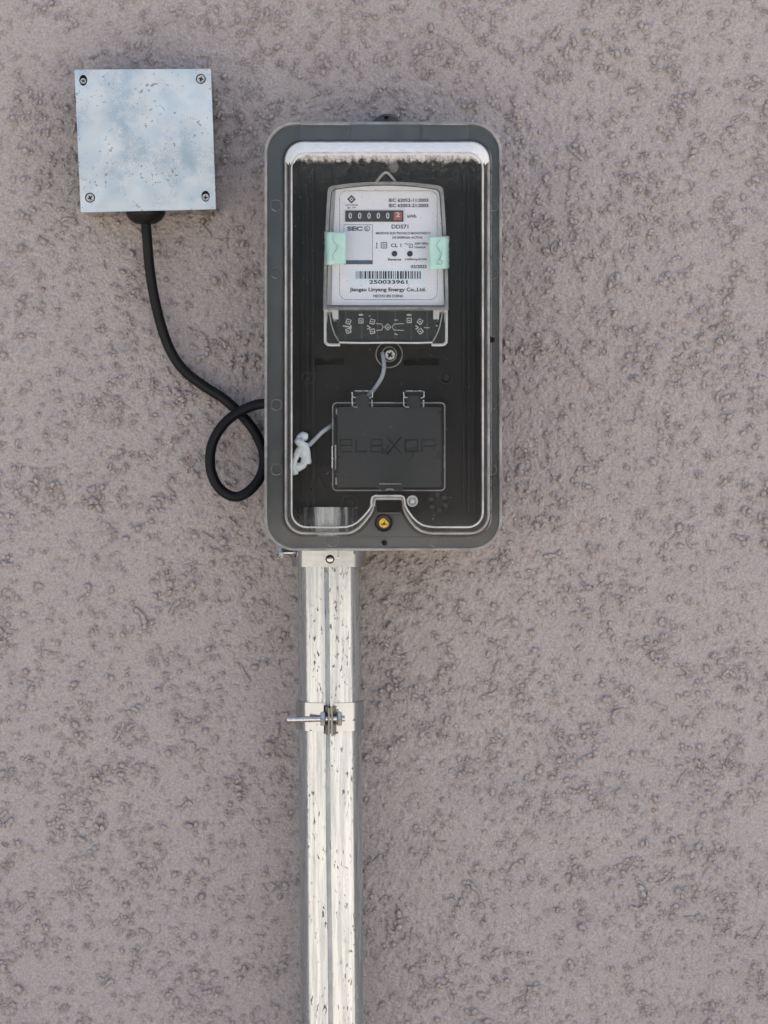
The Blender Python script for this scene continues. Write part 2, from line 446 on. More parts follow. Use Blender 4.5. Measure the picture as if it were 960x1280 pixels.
# let the relief die out at the rim so the outer wall joins
ex = np.minimum(np.arange(nx), np.arange(nx)[::-1]) * STEP; ez = np.minimum(np.arange(nz), np.arange(nz)[::-1]) * STEP
fall = np.clip(np.minimum(ex[None, :], ez[:, None]) / 0.01, 0, 1)
H *= fall
gx = np.arange(nx) * STEP - WX; gz = np.arange(nz) * STEP - WZ
co = np.empty((nz, nx, 3)); co[..., 0] = gx[None, :]; co[..., 2] = gz[:, None]; co[..., 1] = -H
me = bpy.data.meshes.new('wall')
me.vertices.add(nx * nz); me.vertices.foreach_set('co', co.reshape(-1).astype(np.float32))
idx = np.arange(nx * nz).reshape(nz, nx)
q = np.stack([idx[:-1, :-1], idx[:-1, 1:], idx[1:, 1:], idx[1:, :-1]], -1).reshape(-1, 4)
me.loops.add(q.size); me.loops.foreach_set('vertex_index', q.reshape(-1).astype(np.int32))
me.polygons.add(len(q)); me.polygons.foreach_set('loop_start', (np.arange(len(q)) * 4).astype(np.int32))
me.update(calc_edges=True)
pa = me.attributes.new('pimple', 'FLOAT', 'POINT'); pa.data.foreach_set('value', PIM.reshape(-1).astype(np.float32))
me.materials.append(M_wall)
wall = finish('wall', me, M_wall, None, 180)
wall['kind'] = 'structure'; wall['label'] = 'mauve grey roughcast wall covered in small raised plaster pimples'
# pimples with undercut edges, real plaster drops sitting on the coat
templ = []
for k in range(28):
    b_ = bmesh.new(); bmesh.ops.create_icosphere(b_, subdivisions=2 if k < 14 else 1, radius=1.0)
    b_.verts.ensure_lookup_table()
    c_ = np.array([v.co[:] for v in b_.verts]); f_ = np.array([[v.index for v in f.verts] for f in b_.faces]); b_.free()
    ph = rng.random((3, 3)) * 6.28; fr_ = 1.2 + rng.random((3, 3)) * 2.2
    disp = sum(np.sin(c_ @ (fr_[q_][:, None] * np.eye(3)) + ph[q_]).sum(1) for q_ in range(3)) / 9
    c_ = c_ * (1 + 0.42 * disp)[:, None]; c_[:, 1] = np.sign(c_[:, 1]) * np.abs(c_[:, 1]) ** 0.9
    templ.append((c_, f_))
V, F = [], []; base_i = 0
for k, (x, z, r_, h_, asp, a) in enumerate(PIMPLES):
    c_, f_ = templ[k % 14 + (14 if r_ < 0.0013 else 0)]
    ix = min(nx - 1, max(0, int(round((x + WX) / STEP)))); iz = min(nz - 1, max(0, int(round((z + WZ) / STEP))))
    u = c_[:, 0] * r_ * asp * 0.9; w = c_[:, 2] * r_ * 0.9
    X = x + u * math.cos(a) - w * math.sin(a); Z = z + u * math.sin(a) + w * math.cos(a)
    Y = -(H[iz, ix] + h_ * 0.62) + c_[:, 1] * h_ * 0.85
    V.append(np.stack([X, Y, Z], 1)); F.append(f_ + base_i); base_i += len(c_)
V = np.concatenate(V); F = np.concatenate(F)
me = bpy.data.meshes.new('plaster_pimples')
me.vertices.add(len(V)); me.vertices.foreach_set('co', V.reshape(-1).astype(np.float32))
me.loops.add(F.size); me.loops.foreach_set('vertex_index', F.reshape(-1).astype(np.int32))
me.polygons.add(len(F)); me.polygons.foreach_set('loop_start', (np.arange(len(F)) * 3).astype(np.int32))
me.update(calc_edges=True)
print('pimples', len(PIMPLES), 'tris', len(F) + 2 * len(q))
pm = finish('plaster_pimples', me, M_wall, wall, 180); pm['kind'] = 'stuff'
# the same wall beyond the picture
GX, GT = 2.5, 1.6; GROUND = -1.5
bm = bmesh.new()
x1_, z1_ = gx[-1], gz[-1]
for a in ((-GX, GROUND, -WX, GT), (x1_, GROUND, GX, GT), (-WX, z1_, x1_, GT), (-WX, GROUND, x1_, -WZ)):
    v = [bm.verts.new((a[0], 0, a[1])), bm.verts.new((a[2], 0, a[1])), bm.verts.new((a[2], 0, a[3])), bm.verts.new((a[0], 0, a[3]))]
    bm.faces.new(v)
box(bm, (-GX, 0.004, GROUND), (GX, 0.2, GT))
wb = finish('wall_surround', bm_mesh(bm, normals=False), M_wall2, wall, None)
bm = bmesh.new()
v = [bm.verts.new(p) for p in ((-400, 0.2, GROUND), (400, 0.2, GROUND), (400, -400, GROUND), (-400, -400, GROUND))]; bm.faces.new(v)
g = finish('ground', bm_mesh(bm), M_ground, None, None); g['kind'] = 'structure'

# ---------------------------------------------------------------- junction box
jb = thing('junction_box', 'square galvanised steel junction box with a pale bluish screwed lid', 'junction box', P(181, 175, 0))
jc = [(93, 87), (263.5, 86), (270, 261.5), (101, 265.5)]
jd = 0.046
def inset_quad(q, k):
    cx = sum(p[0] for p in q) / 4; cy = sum(p[1] for p in q) / 4
    return [(x + (k if x < cx else -k), y + (k if y < cy else -k)) for x, y in q]
def rquad(q, r, n=4):
    out = []
    for i in range(4):
        p = Vector(q[i]); a = Vector(q[i-1]); b = Vector(q[(i+1) % 4])
        u = (a - p).normalized() * r; w = (b - p).normalized() * r
        for s in range(n + 1):
            t = s / n; out.append(tuple((p + u) * (1-t)**2 + p * 2*t*(1-t) + (p + w) * t*t))
    return out
# body behind the lid: prismatic, a touch smaller
bm = bmesh.new()
plate(bm, rquad(inset_quad(jc, 1.6), 2.5), [], jd - 0.0016, 0.0005)
finish('body', bm_mesh(bm), M_zinc, jb)
scr = [(104, 100), (251, 98.5), (112.5, 247), (257, 245.5)]
lid = plate_obj('lid', rquad(jc, 2.0), [circ(104, 100.3, 5.0, 20, 6.9)] + [circ(x, y, 6.3, 20) for x, y in scr[1:3]] + [circ(257, 245.2, 5.2, 20, 6.9)], jd + 0.0012, jd - 0.0008, M_lid, jb, 0.0003)
lid.modifiers[0].segments = 2
def cross_screw(name, x, y, r_px, df, mat, parent, rot=0.3, depth=0.0012, rim=True):
    bm = bmesh.new(); w, l = r_px * 0.17, r_px * 0.62
    cr = [(w, w), (w, l), (-w, l), (-w, w), (-l, w), (-l, -w), (-w, -w), (-w, -l), (w, -l), (w, -w), (l, -w), (l, w)]
    cr = [(x + a * math.cos(rot) - b * math.sin(rot), y + a * math.sin(rot) + b * math.cos(rot)) for a, b in cr]
    plate(bm, circ(x, y, r_px, 20), [cr], df, df - depth)
    bmesh.ops.recalc_face_normals(bm, faces=bm.faces)
    o = finish(name, bm_mesh(bm), mat, parent)
    m = o.modifiers.new('bevel', 'BEVEL'); m.width = 0.00035; m.segments = 2; m.limit_method = 'ANGLE'; m.angle_limit = R(50)
    bm = bmesh.new(); c = P(x, y, df - depth)
    lathe(bm, c + Vector((0, 0.0004, 0)), (0, -1, 0), [(r_px / K * 0.9, 0), (r_px / K * 0.9, 0.0004)], 16)
    finish('recess', bm_mesh(bm), M_hole, o)
    return o
for (x, y), rr_, off in zip(scr, (3.6, 5.0, 5.0, 4.2), (1.2, 0, 0, 1.0)):
    cross_screw('screw', x, y + off, rr_, jd + 0.0012 + (0.0004 if rr_ > 4.5 else -0.0008), M_bolt, jb, rot=random.uniform(0, 1.5))
for x, y in scr:
    plate_obj('screw_hole_shade', circ(x, y, 7.4, 20), [], jd - 0.0009, jd - 0.0014, M_hole, jb)  # dark disc painting the shade inside each shallow hole
# gland under the box
gl_c = P(182, 262, 0.024)
bm = bmesh.new()
r0 = 24.5 / K
lathe(bm, gl_c + Vector((0, 0, 0.001)), (0, 0, -1), [(r0, 0), (r0, 0.004), (r0 * 0.95, 0.006), (r0 * 0.80, 0.0095), (r0 * 0.55, 0.0122), (r0 * 0.42, 0.0128), (r0 * 0.30, 0.0128)], 28)
finish('cable_gland', bm_mesh(bm), M_black, jb, 40)

# ---------------------------------------------------------------- black cable
path = [(182, 268, .024), (182.5, 280, .024), (184, 300, .023), (187, 335, .020), (193.5, 375, .017), (203, 412, .015), (215, 442, .013), (232, 465, .012),
        (257, 484, .011), (279, 498, .0105), (299, 516, .0105), (316, 536, .012), (327, 558, .015), (330, 577, .018), (325, 597, .021), (311, 614, .023),
        (294, 621, .024), (277, 613, .0245), (266, 596, .025), (262.5, 576, .025), (266, 553, .025), (279, 531, .025), (298, 515.5, .0245), (317, 507, .025), (332, 504.5, .026), (352, 504, .028)]
bm = bmesh.new(); tube(bm, catmull([P(*p) for p in path], 8), 6.3 / K, 16)
cab = finish('power_cable', bm_mesh(bm), M_cable, None, 60); centre_origin(cab)
tag(cab, 'thick black cable dropping from the junction box and looping into the meter enclosure', 'cable')

# ---------------------------------------------------------------- conduit
PR = 39.3 / K * (D - 0.05) / D
PD = 0.050
def pipe_axis(py): return P(410.8 + (py - 705) * 0.0082, py, PD)
pt = pipe_axis(634); pb = pipe_axis(705) + (pipe_axis(1280) - pipe_axis(705)) * ((GROUND - pipe_axis(705).z) / (pipe_axis(1280).z - pipe_axis(705).z))
co_ = thing('steel_conduit', 'vertical galvanised steel conduit pipe with a dark reflection stripe painted down its front and dark scuffs', 'pipe', (pb.x, pb.y, GROUND))
bm = bmesh.new(); n = 64; rings = []
for s in range(61):
    t = s / 60; c = pb.lerp(pt, t); ring = []
    for k in range(n):
        a = 2 * math.pi * k / n
        r = PR
        da = (a + math.pi / 2 + 0.03) % (2 * math.pi); da = da if da < math.pi else da - 2 * math.pi
        r += -0.0006 * math.exp(-(da / 0.10) ** 2)     # shallow groove facing out, under the painted stripe
        ring.append(c + Vector((math.cos(a) * r, math.sin(a) * r, 0)))
    rings.append(ring)
ri = [[c0 + (p - c0) * 0.93 for p in rings[-1]] for c0 in [pt]]
low = [pt + (p - pt) * 0.93 - Vector((0, 0, 0.03)) for p in rings[-1]]
ring_loft(bm, rings + ri + [low], True, False)
finish('pipe', bm_mesh(bm), M_pipe, co_, 40)
bm = bmesh.new()
sa = [pb.lerp(pt, t / 40) + Vector((math.sin(-0.03) * PR - 0.0004, -PR + 0.0019, 0)) for t in range(41)]
for i in range(41): sa[i] += Vector((0.0003 * math.sin(i * 0.9), 0, 0))
tube(bm, sa[:-1], 0.0024, 12)
M_stripe = galvanised('reflection_stripe', base=(0.26, 0.29, 0.32), rough=0.35, oxide=0.2, fleck=0.62)  # dark tone paints the reflection running down the pipe's front
finish('reflection_stripe', bm_mesh(bm), M_stripe, co_, 60)

# clamps round the pipe
def band(name, py0, py1, gap_deg, thick, mat, parent, lift=0.0004, skew=0.0):
    """a strap round the pipe, open by gap_deg in front"""
    bm = bmesh.new(); n = 56; g = R(gap_deg)
    a0 = -math.pi / 2 + g; a1 = a0 + 2 * math.pi - 2 * g
    prof = []
    for k in range(n + 1):
        a = a0 + (a1 - a0) * k / n
        prof.append((math.cos(a), math.sin(a)))
    rows = []
    for (c, s) in prof:
        row = []
        for py, r in ((py0, PR + lift), (py0, PR + lift + thick), (py1, PR + lift + thick), (py1, PR + lift)):
            ax = pipe_axis(py); row.append(bm.verts.new(ax + Vector((c * r, s * r, skew * c * 0.001))))
        rows.append(row)
    for a, b in zip(rows, rows[1:]):
        for k in range(4): bm.faces.new((a[k], a[(k+1) % 4], b[(k+1) % 4], b[k]))
    if gap_deg > 0.01:
        bm.faces.new(rows[0]); bm.faces.new(rows[-1][::-1])
    return finish(name, bm_mesh(bm), mat, parent, 40)

cl = thing('pipe_clamp', 'two-eared steel clamp tightened round the middle of the conduit by a long bolt', 'clamp', pipe_axis(897))
band('band', 876, 911, 9, 0.0015, M_zinc, cl, 0.0008)
hgt = PR + 0.0012
ey0, ey1 = PD + PR - 0.001, PD + PR + 0.0115
for sgn, nm in ((-1, 'ear'), (1, 'ear')):
    bm = bmesh.new(); rings = []
    # ear: a plate bending out of the strap towards the viewer, tapered in height
    for t in (0, 0.25, 0.5, 0.75, 1.0):
        y = -(ey0 + (ey1 - ey0) * t); xo = sgn * (0.0042 * (1 - t) ** 1.6 + 0.0012)
        cz = pipe_axis(896).z; hh = (17.5 + 1.0 * t) / K * 0.98 - 0.0008 * t
        cx = pipe_axis(896).x + 0.0012
        zo = -0.0016 * t
        rings.append([Vector((cx + xo - 0.0006, y, cz + hh + zo)), Vector((cx + xo + 0.0006, y, cz + hh + zo)), Vector((cx + xo + 0.0006, y, cz - hh + zo)), Vector((cx + xo - 0.0006, y, cz - hh + zo))])
    vs = [[bm.verts.new(p) for p in r] for r in rings]
    for a, b in zip(vs, vs[1:]):
        for k in range(4): bm.faces.new((a[k], a[(k+1) % 4], b[(k+1) % 4], b[k]))
    bm.faces.new(vs[0]); bm.faces.new(vs[-1][::-1])
    finish('ear', bm_mesh(bm), M_ear, cl)
for th_, py in ((cl, 894), ):
    bm = bmesh.new(); a_ = pipe_axis(py); lathe(bm, (a_.x, 0.0, a_.z), (0, -1, 0), [(0.009, 0), (0.009, 0.003), (0.005, 0.004), (0.005, PD - PR)], 20)
    finish('standoff', bm_mesh(bm), M_zinc, th_, 40)
bx0 = P(358, 899.5, PD + PR + 0.006); bx1 = P(431, 898, PD + PR + 0.006)
bm = bmesh.new()
npts = 60; pth = [bx0.lerp(bx1, i / npts) for i in range(npts + 1)]
rad = [0.0023 + (0.00025 if i % 2 else -0.0001) for i in range(npts + 1)]; rad[0] = 0.0018
tube(bm, pth, rad, 14)
bolt = finish('bolt', bm_mesh(bm), M_bolt, cl, 60)
for px_, w in ((400.5, 0.0042), (421.5, 0.0038)):
    bm = bmesh.new()
    lathe(bm, P(px_, 898.5, PD + PR + 0.006), (1, 0, 0), [(0.0052, 0), (0.0062, 0.0006), (0.0062, w - 0.0006), (0.0052, w)], 6)
    finish('nut', bm_mesh(bm), M_bolt, cl, 30)

tc_ = thing('pipe_clamp', 'plain steel collar clamped on the conduit right under the meter enclosure', 'clamp', pipe_axis(699))
band('band', 687, 708, 0, 0.0018, M_zinc, tc_, 0.0028)
c = P(412.5, 699, PD + PR + 0.0048)
bm = bmesh.new(); lathe(bm, c + Vector((0, 0.0008, 0)), (0, -1, 0), [(0.0036, 0), (0.0036, 0.0006), (0.0028, 0.0010)], 18)
finish('screw_seat', bm_mesh(bm), M_hole, tc_)
bm = bmesh.new(); lathe(bm, c, (0, -1, 0), [(0.0026, 0), (0.0026, 0.0014), (0.0015, 0.0022)], 18)
finish('screw', bm_mesh(bm), M_bolt, tc_, 40)
bm = bmesh.new(); cb = P(352, 690.5, 0.058)
lathe(bm, cb - Vector((0.0022, 0, 0)), (1, 0, 0), [(0.0046, 0), (0.0050, 0.0006), (0.0050, 0.0036), (0.0044, 0.0040)], 6)
lathe(bm, cb, (1, 0, 0), [(0.0020, 0), (0.0020, 0.0165)], 12)
finish('bolt', bm_mesh(bm), M_bolt, tc_, 30)

# ---------------------------------------------------------------- meter enclosure
en = thing('meter_enclosure', 'tall dark plastic meter enclosure with rounded corners and a clear raised window', 'meter enclosure', ENC_O)
OFF = 0.030; FL = 0.070; FR = 0.096
outer_o = rr(331, 152.5, 627, 688, 38, 10)
def window_outline(x0, y0, x1, y1, r, k, n=8):
    base = rr(x0, y0, x1, y1, r, n)
    m = n + 1
    # order: top-right arc, bottom-right arc, bottom-left arc, top-left arc
    b = y1; dy = b - 668
    right = [(541 + k, 668), (533 + k, 667), (526 + k, 665.0), (519 + k, 660), (513 + k, 653), (507 + k, 643), (504 + k, 636), (503.5 + k, 629), (502.5 + k, 624.5), (499 + k, 622)]
    left = [(471 - k, 622), (467.5 - k, 624.5), (466.5 - k, 629), (466.5 - k, 637), (463 - k, 644), (456 - k, 653.5), (449 - k, 661), (442 - k, 665.5), (436 - k, 667.5), (428 - k, 668)]
    notch = []
    for (x, y) in right + left:
        f = (y - 622) / 46
        yy = y + dy * f - k * (1 - f)
        notch.append((x, min(yy, b)))
    return base[:2 * m] + notch + base[2 * m:]
o0 = window_outline(356, 177, 612, 668, 24, 0)
o1 = window_outline(357, 178.5, 611, 667, 23.5, 0.4)
o2 = window_outline(361, 185.5, 606, 661.5, 21, 1.6)
o3 = window_outline(363, 189.5, 604, 659.5, 20, 2.2)
o4 = window_outline(366, 193.5, 601, 657, 18, 3.2)
# base: walls, back, flange
bm = bmesh.new()
body_o = rr(345, 168, 613, 676, 30, 10); body_i = rr(350, 173, 608, 671, 27, 10)
vs = ring_loft(bm, [[P(x, y, 0.070 * 0 + 0.066).copy() for x, y in body_o]], False, False)
def prism_ring(bm, po, pi, d0, d1):
    a = [bm.verts.new(P(x, y, d0)) for x, y in po]; b = [bm.verts.new((v.co.x, -(d1 + OFF), v.co.z)) for v in a]
    c = [bm.verts.new(P(x, y, d0)) for x, y in pi]; d = [bm.verts.new((v.co.x, -(d1 + OFF), v.co.z)) for v in c]
    n = len(a)
    for i in range(n):
        j = (i + 1) % n
        bm.faces.new((a[i], a[j], b[j], b[i])); bm.faces.new((c[j], c[i], d[i], d[j]))
        bm.faces.new((a[j], a[i], c[i], c[j])); bm.faces.new((b[i], b[j], d[j], d[i]))
bm.free(); bm = bmesh.new()
prism_ring(bm, body_o, body_i, 0.0655, 0.001 - OFF)
finish('side_wall', bm_mesh(bm), M_base, en)
plate_obj('back_panel', body_i, [], 0.012, 0.006, M_base, en)
plate_obj('flange', rr(333.5, 155, 624.5, 685.5, 36, 10), [window_outline(353, 174, 615, 671, 25, -3)], 0.0668, 0.0630, M_flange, en, 0.0006)
# cover: flange plate
cover = plate_obj('cover', outer_o, [o0, circ(479.5, 653.5, 11.5, 28), circ(480, 678.5, 2.8, 14), circ(615, 424.5, 3.3, 14)], FL, FL - 0.0026, M_clear, en, 0.0008)
# raised riser + window (parts of the cover)
bm = bmesh.new()
vs = loft(bm, [(o0, FL), (o1, FL + 0.0012), (o2, FR - 0.0060), (o3, FR - 0.0018), (o4, FR)], False, False)
me = bm_mesh(bm)
me.materials.append(M_edge); me.materials.append(M_topedge)
for p in me.polygons:
    c_ = p.center
    if c_.z > P(0, 203, FR).z: p.material_index = 1
finish('window_edge', me, None, cover, 60)
bm = bmesh.new()
plate(bm, o4, [], FR, FR - 0.0025)
finish('window', bm_mesh(bm), M_window, cover)
# pale tubes painting the double glint along the window edges
def edge_glint(name, outline, d, r_px, mat, parent):
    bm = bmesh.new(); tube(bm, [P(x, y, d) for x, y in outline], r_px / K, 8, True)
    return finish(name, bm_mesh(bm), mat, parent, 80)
edge_glint('edge_glint', window_outline(357.5, 178.5, 610.5, 666.5, 23, 0.5), FL + 0.0004, 1.45, M_glint, cover)
edge_glint('edge_glint', window_outline(364.5, 191, 603.5, 659, 19, 2.4), FR - 0.0006, 1.05, M_glint, cover)
# outer rim lip round the flange
bm = bmesh.new()
po = rr(330.5, 152, 627.5, 688.5, 38.5, 10); pi = rr(334, 155.5, 624, 685, 35, 10)
prism_ring(bm, po, pi, FL + 0.0011, FL - 0.012)
o = finish('rim', bm_mesh(bm), M_rim, cover, 40)
m = o.modifiers.new('bevel', 'BEVEL'); m.width = 0.0006; m.segments = 2; m.limit_method = 'ANGLE'
# moulded round marks along the flange
boss_me = None
bl = [(345.5, 257), (345.5, 341), (345.5, 506), (345.5, 587), (616, 257), (615.5, 342), (613.5, 506), (613.5, 587), (415.5, 676.5), (543.5, 676.5)]
for (x, y) in bl:
    c = P(x, y, FL)
    if boss_me is None:
        bm = bmesh.new(); r = 6.8 / K
        lathe(bm, (0, 0, 0), (0, -1, 0), [(r - 0.0004, 0.0), (r - 0.0003, 0.0004), (r, 0.0005), (r + 0.0002, 0.0)], 24, cap=False)
        boss_me = bm_mesh(bm); boss_me.materials.append(M_ringmark); boss_me.shade_smooth()
    o = bpy.data.objects.new('moulded_ring', boss_me); C.objects.link(o); o.parent = cover
    o.location = c - ORG[cover.name] + Vector((0, -0.0001, 0)); ORG[o.name] = c
# holes' dark bottoms and screw
bm = bmesh.new(); c = P(479.5, 653.5, FL)
lathe(bm, c + Vector((0, 0.012, 0)), (0, -1, 0), [(0.0055, 0), (0.0072, 0), (0.0072, 0.0124), (0.0062, 0.0124), (0.0058, 0.0115), (0.0055, 0.0)], 28, cap=False)
lathe(bm, c + Vector((0, 0.0125, 0)), (0, -1, 0), [(0.0072, 0), (0.0072, 0.0006)], 28)
finish('screw_well', bm_mesh(bm), M_black, en, 40)
bm = bmesh.new()
sc = circ(480, 654, 6.2, 18); sc = [(x, y) for x, y in sc if not (x > 483 and y < 652)] 
plate(bm, sc, [circ(480, 654.5, 1.7, 6)], FL - 0.002, FL - 0.010)
o = finish('cover_screw', bm_mesh(bm), M_brass, en, 30)
m = o.modifiers.new('bevel', 'BEVEL'); m.width = 0.0007; m.segments = 2; m.limit_method = 'ANGLE'
for (x, y) in ((480, 678.5), (615, 424.5)):
    bm = bmesh.new(); c = P(x, y, FL)
    lathe(bm, c + Vector((0, 0.0029, 0)), (0, -1, 0), [(0.0026, 0), (0.0026, 0.0003)], 14)
    finish('seal_hole', bm_mesh(bm), M_hole, en)
    bm = bmesh.new(); r = 4.0 / K
    lathe(bm, c, (0, -1, 0), [(r - 0.0006, 0.0), (r - 0.0003, 0.0006), (r + 0.0002, 0.0006), (r + 0.0005, 0.0)], 20, cap=False)
    finish('hole_lip', bm_mesh(bm), M_edge, en, 60)
# catch block in the notch
plate_obj('catch', rr(471, 627, 501, 640, 2.5, 3), [], FL + 0.003, FL - 0.004, M_black, en, 0.0006)
bm = bmesh.new(); tube_px(bm, [(467.5, 633, FL + 0.004), (468.5, 625.5, FL + 0.004), (473, 623.5, FL + 0.004), (498, 623.5, FL + 0.004), (501, 625, FL + 0.004)], 1.3, 5)
finish('catch_lip', bm_mesh(bm), M_glint, en, 60)
bm = bmesh.new(); tube_px(bm, [(471, 642.5, FL + 0.002), (480, 641.5, FL + 0.003), (494, 641.5, FL + 0.003), (503, 645, FL + 0.002)], 1.1, 5)
finish('catch_lip', bm_mesh(bm), M_edge, en, 60)
# hinge lands on the top flange
for x0, x1, y0, dd, mt in ((375.5, 437.5, 153.5, 0.0010, M_clear), (438.8, 525.5, 152.0, 0.0026, M_clear), (526.8, 586, 153.8, 0.0012, M_clear)):
    plate_obj('hinge_land', rr(x0, y0, x1, 176.0, 1.0, 2), [], FL + dd, FL + 0.0001, mt, cover, 0.0003)
for x0, x1 in ((376, 437), (528, 585)):
    bm = bmesh.new(); tube_px(bm, [(x0, 155, FL + 0.002), (x1, 155.3, FL + 0.002)], 1.2, 1)
    finish('hinge_pin', bm_mesh(bm), M_rim, cover, 60)
# hanging lug above
lug_out = [(462, 155), (468, 149), (474, 145), (479, 142.3), (486, 142.3), (491, 145), (497, 149), (505, 155)]
plate_obj('hanging_lug', lug_out, [circ(483, 148.3, 2.7, 12)], 0.012 - OFF, 0.001 - OFF, M_flange, en, 0.0005)

# mounting plate inside with ribs, slots and bosses
slots = [rr(504, 448.5, 549, 457, 3, 3), rr(384, 448.5, 430, 456, 3, 3)]
plate_obj('mounting_plate', rr(377, 206, 593, 655, 8, 5), slots + [circ(373 + 12, 474, 3, 10), circ(556, 474, 5, 12), circ(548, 210, 0.5, 6)], 0.030, 0.026, M_black, en, 0.0006)
for x in (384.5, 391.5, 580, 586):
    bm = bmesh.new(); box(bm, P(x - 0.9, 640, 0.030), P(x + 0.9, 215, 0.036)); finish('rib', bm_mesh(bm), M_base, en)
for (xa, ya, xb, yb) in ((470, 250, 500, 460), (440, 455, 415, 500), (505, 455, 522, 500)):
    pass
for cx, cy, r in ((437, 630, 11.5), (548, 628, 14), (557, 472, 9), (373 + 12, 472, 8)):
    bm = bmesh.new(); rw = r / K
    lathe(bm, P(cx, cy, 0.030), (0, -1, 0), [(rw - 0.0014, 0), (rw - 0.0014, 0.004), (rw, 0.004), (rw, 0.0)], 28, cap=False)
    lathe(bm, P(cx, cy, 0.030), (0, -1, 0), [(rw * 0.45, 0), (rw * 0.45, 0.003), (rw * 0.3, 0.0032)], 20)
    finish('boss', bm_mesh(bm), M_base, en, 40)
for k in range(6):
    a = k * math.pi / 3 + 0.4; cx, cy = 548 + 9.5 * math.cos(a), 628 + 9.5 * math.sin(a)
    bm = bmesh.new(); lathe(bm, P(cx, cy, 0.0302), (0, -1, 0), [(0.0018, 0), (0.0018, 0.0046)], 10); finish('boss_pin', bm_mesh(bm), M_flange, en)
# eyelet
bm = bmesh.new(); r = 6.3 / K
lathe(bm, P(515.3, 626.3, 0.064), (0, -1, 0), [(r - 0.0011, 0), (r - 0.0011, 0.0026), (r - 0.0002, 0.0032), (r + 0.0004, 0.0024), (r + 0.0004, 0)], 28, cap=False)
finish('eyelet', bm_mesh(bm), M_mbase, en, 60)
bm = bmesh.new(); lathe(bm, P(515.3, 626.3, 0.030), (0, -1, 0), [(r - 0.0011, 0), (r - 0.0011, 0.034), (r * .45, 0.0345)], 24)
finish('post', bm_mesh(bm), M_bolt, en, 40)
# moulded warning triangle and letters on the plate
bm = bmesh.new()
tube_px(bm, [(388, 613, .0305), (398.5, 592, .0305), (409, 613, .0305), (388, 613, .0305)], 0.9, 1, n=6)
tube_px(bm, [(389, 577, .0305), (389, 584, .0305), (394, 586, .0305), (399, 584, .0305), (399, 577, .0305)], 0.8, 1, n=6)
tube_px(bm, [(404, 577, .0305), (404, 586, .0305), (410, 586, .0305)], 0.8, 1, n=6)
finish('moulded_mark', bm_mesh(bm), M_base, en, 60)
# raised circuit-breaker door
fr = plate_obj('door_frame', rr(414.5, 502, 557, 614.5, 5, 5), [rr(421, 507.5, 552.5, 610.5, 3, 3)], 0.060, 0.032, M_black, en, 0.0006)
bm = bmesh.new(); tube(bm, [P(x, y, 0.0603) for x, y in rr(416, 503.5, 556, 613, 5, 5)], 0.75 / K, 8, True)
finish('clear_lip', bm_mesh(bm), M_mring, fr, 80)
dr = plate_obj('breaker_door', rr(421.5, 508.5, 552, 609.5, 2.5, 3), [], 0.0635, 0.058, M_door, en, 0.0012)
for pts, r in (([(415.5, 558, .061), (415.5, 585, .061)], 1.3), ([(419.3, 556, .0645), (419.3, 587, .0645)], 1.0), ([(555.8, 556, .061), (555.8, 585, .061)], 1.0), ([(420.0, 597, .064), (420.2, 606, .064)], 1.0), ([(420.5, 511, .064), (420.5, 518, .064)], 0.8)):
    bm = bmesh.new(); tube_px(bm, pts, r, 1, n=8); finish('side_clip', bm_mesh(bm), M_ring if r > 1.2 else M_mring, dr, 60)
for cx in (453, 517.5):
    bm = bmesh.new()
    pl = [(cx - 13.5, 488), (cx + 13.5, 488), (cx + 13.5, 510), (cx + 9, 510), (cx + 9, 494), (cx - 9, 494), (cx - 9, 510), (cx - 13.5, 510)]
    plate(bm, [(x, y) for x, y in pl], [], 0.066, 0.060)
    o = finish('hinge', bm_mesh(bm), M_mclear, dr, 30)
    plate_obj('hinge_tongue', rr(cx - 9, 495, cx + 8, 509, 1, 2), [], 0.0645, 0.060, M_door, dr, 0.0004)
    bm = bmesh.new()
    for pts in ([(cx - 12, 508.5, .0668), (cx - 6.5, 509, .0668)], [(cx - 13, 497, .0668), (cx - 12.5, 508, .0668)], [(cx + 12, 500, .0668), (cx + 12, 509, .0668)], [(cx - 13, 490, .0668), (cx - 12.6, 496.5, .0668), (cx - 8, 497, .0668)], [(cx - 10, 488.7, .0668), (cx + 11, 488.7, .0668)], [(cx + 12.5, 489, .0668), (cx + 12.5, 496, .0668), (cx + 8.5, 498, .0668)]):
        tube_px(bm, pts, 0.9, 1, n=6)
    finish('hinge_edge', bm_mesh(bm), M_ring, dr, 60)
plate_obj('latch', rr(472, 604.5, 503.5, 613, 1.5, 3), [], 0.0652, 0.060, M_door, dr, 0.0006)
bm = bmesh.new()
tube_px(bm, [(474, 604.8, .0655), (502, 604.8, .0655)], 0.7, 1, n=6)
tube_px(bm, [(482, 613.5, .066), (484, 611.8, .066), (490, 611.8, .066), (492.5, 613.5, .066)], 1.2, 3, n=6)
tube_px(bm, [(474, 612.5, .066), (476, 613.8, .066)], 1.0, 1, n=6)
finish('latch_edge', bm_mesh(bm), M_mring, dr, 60)
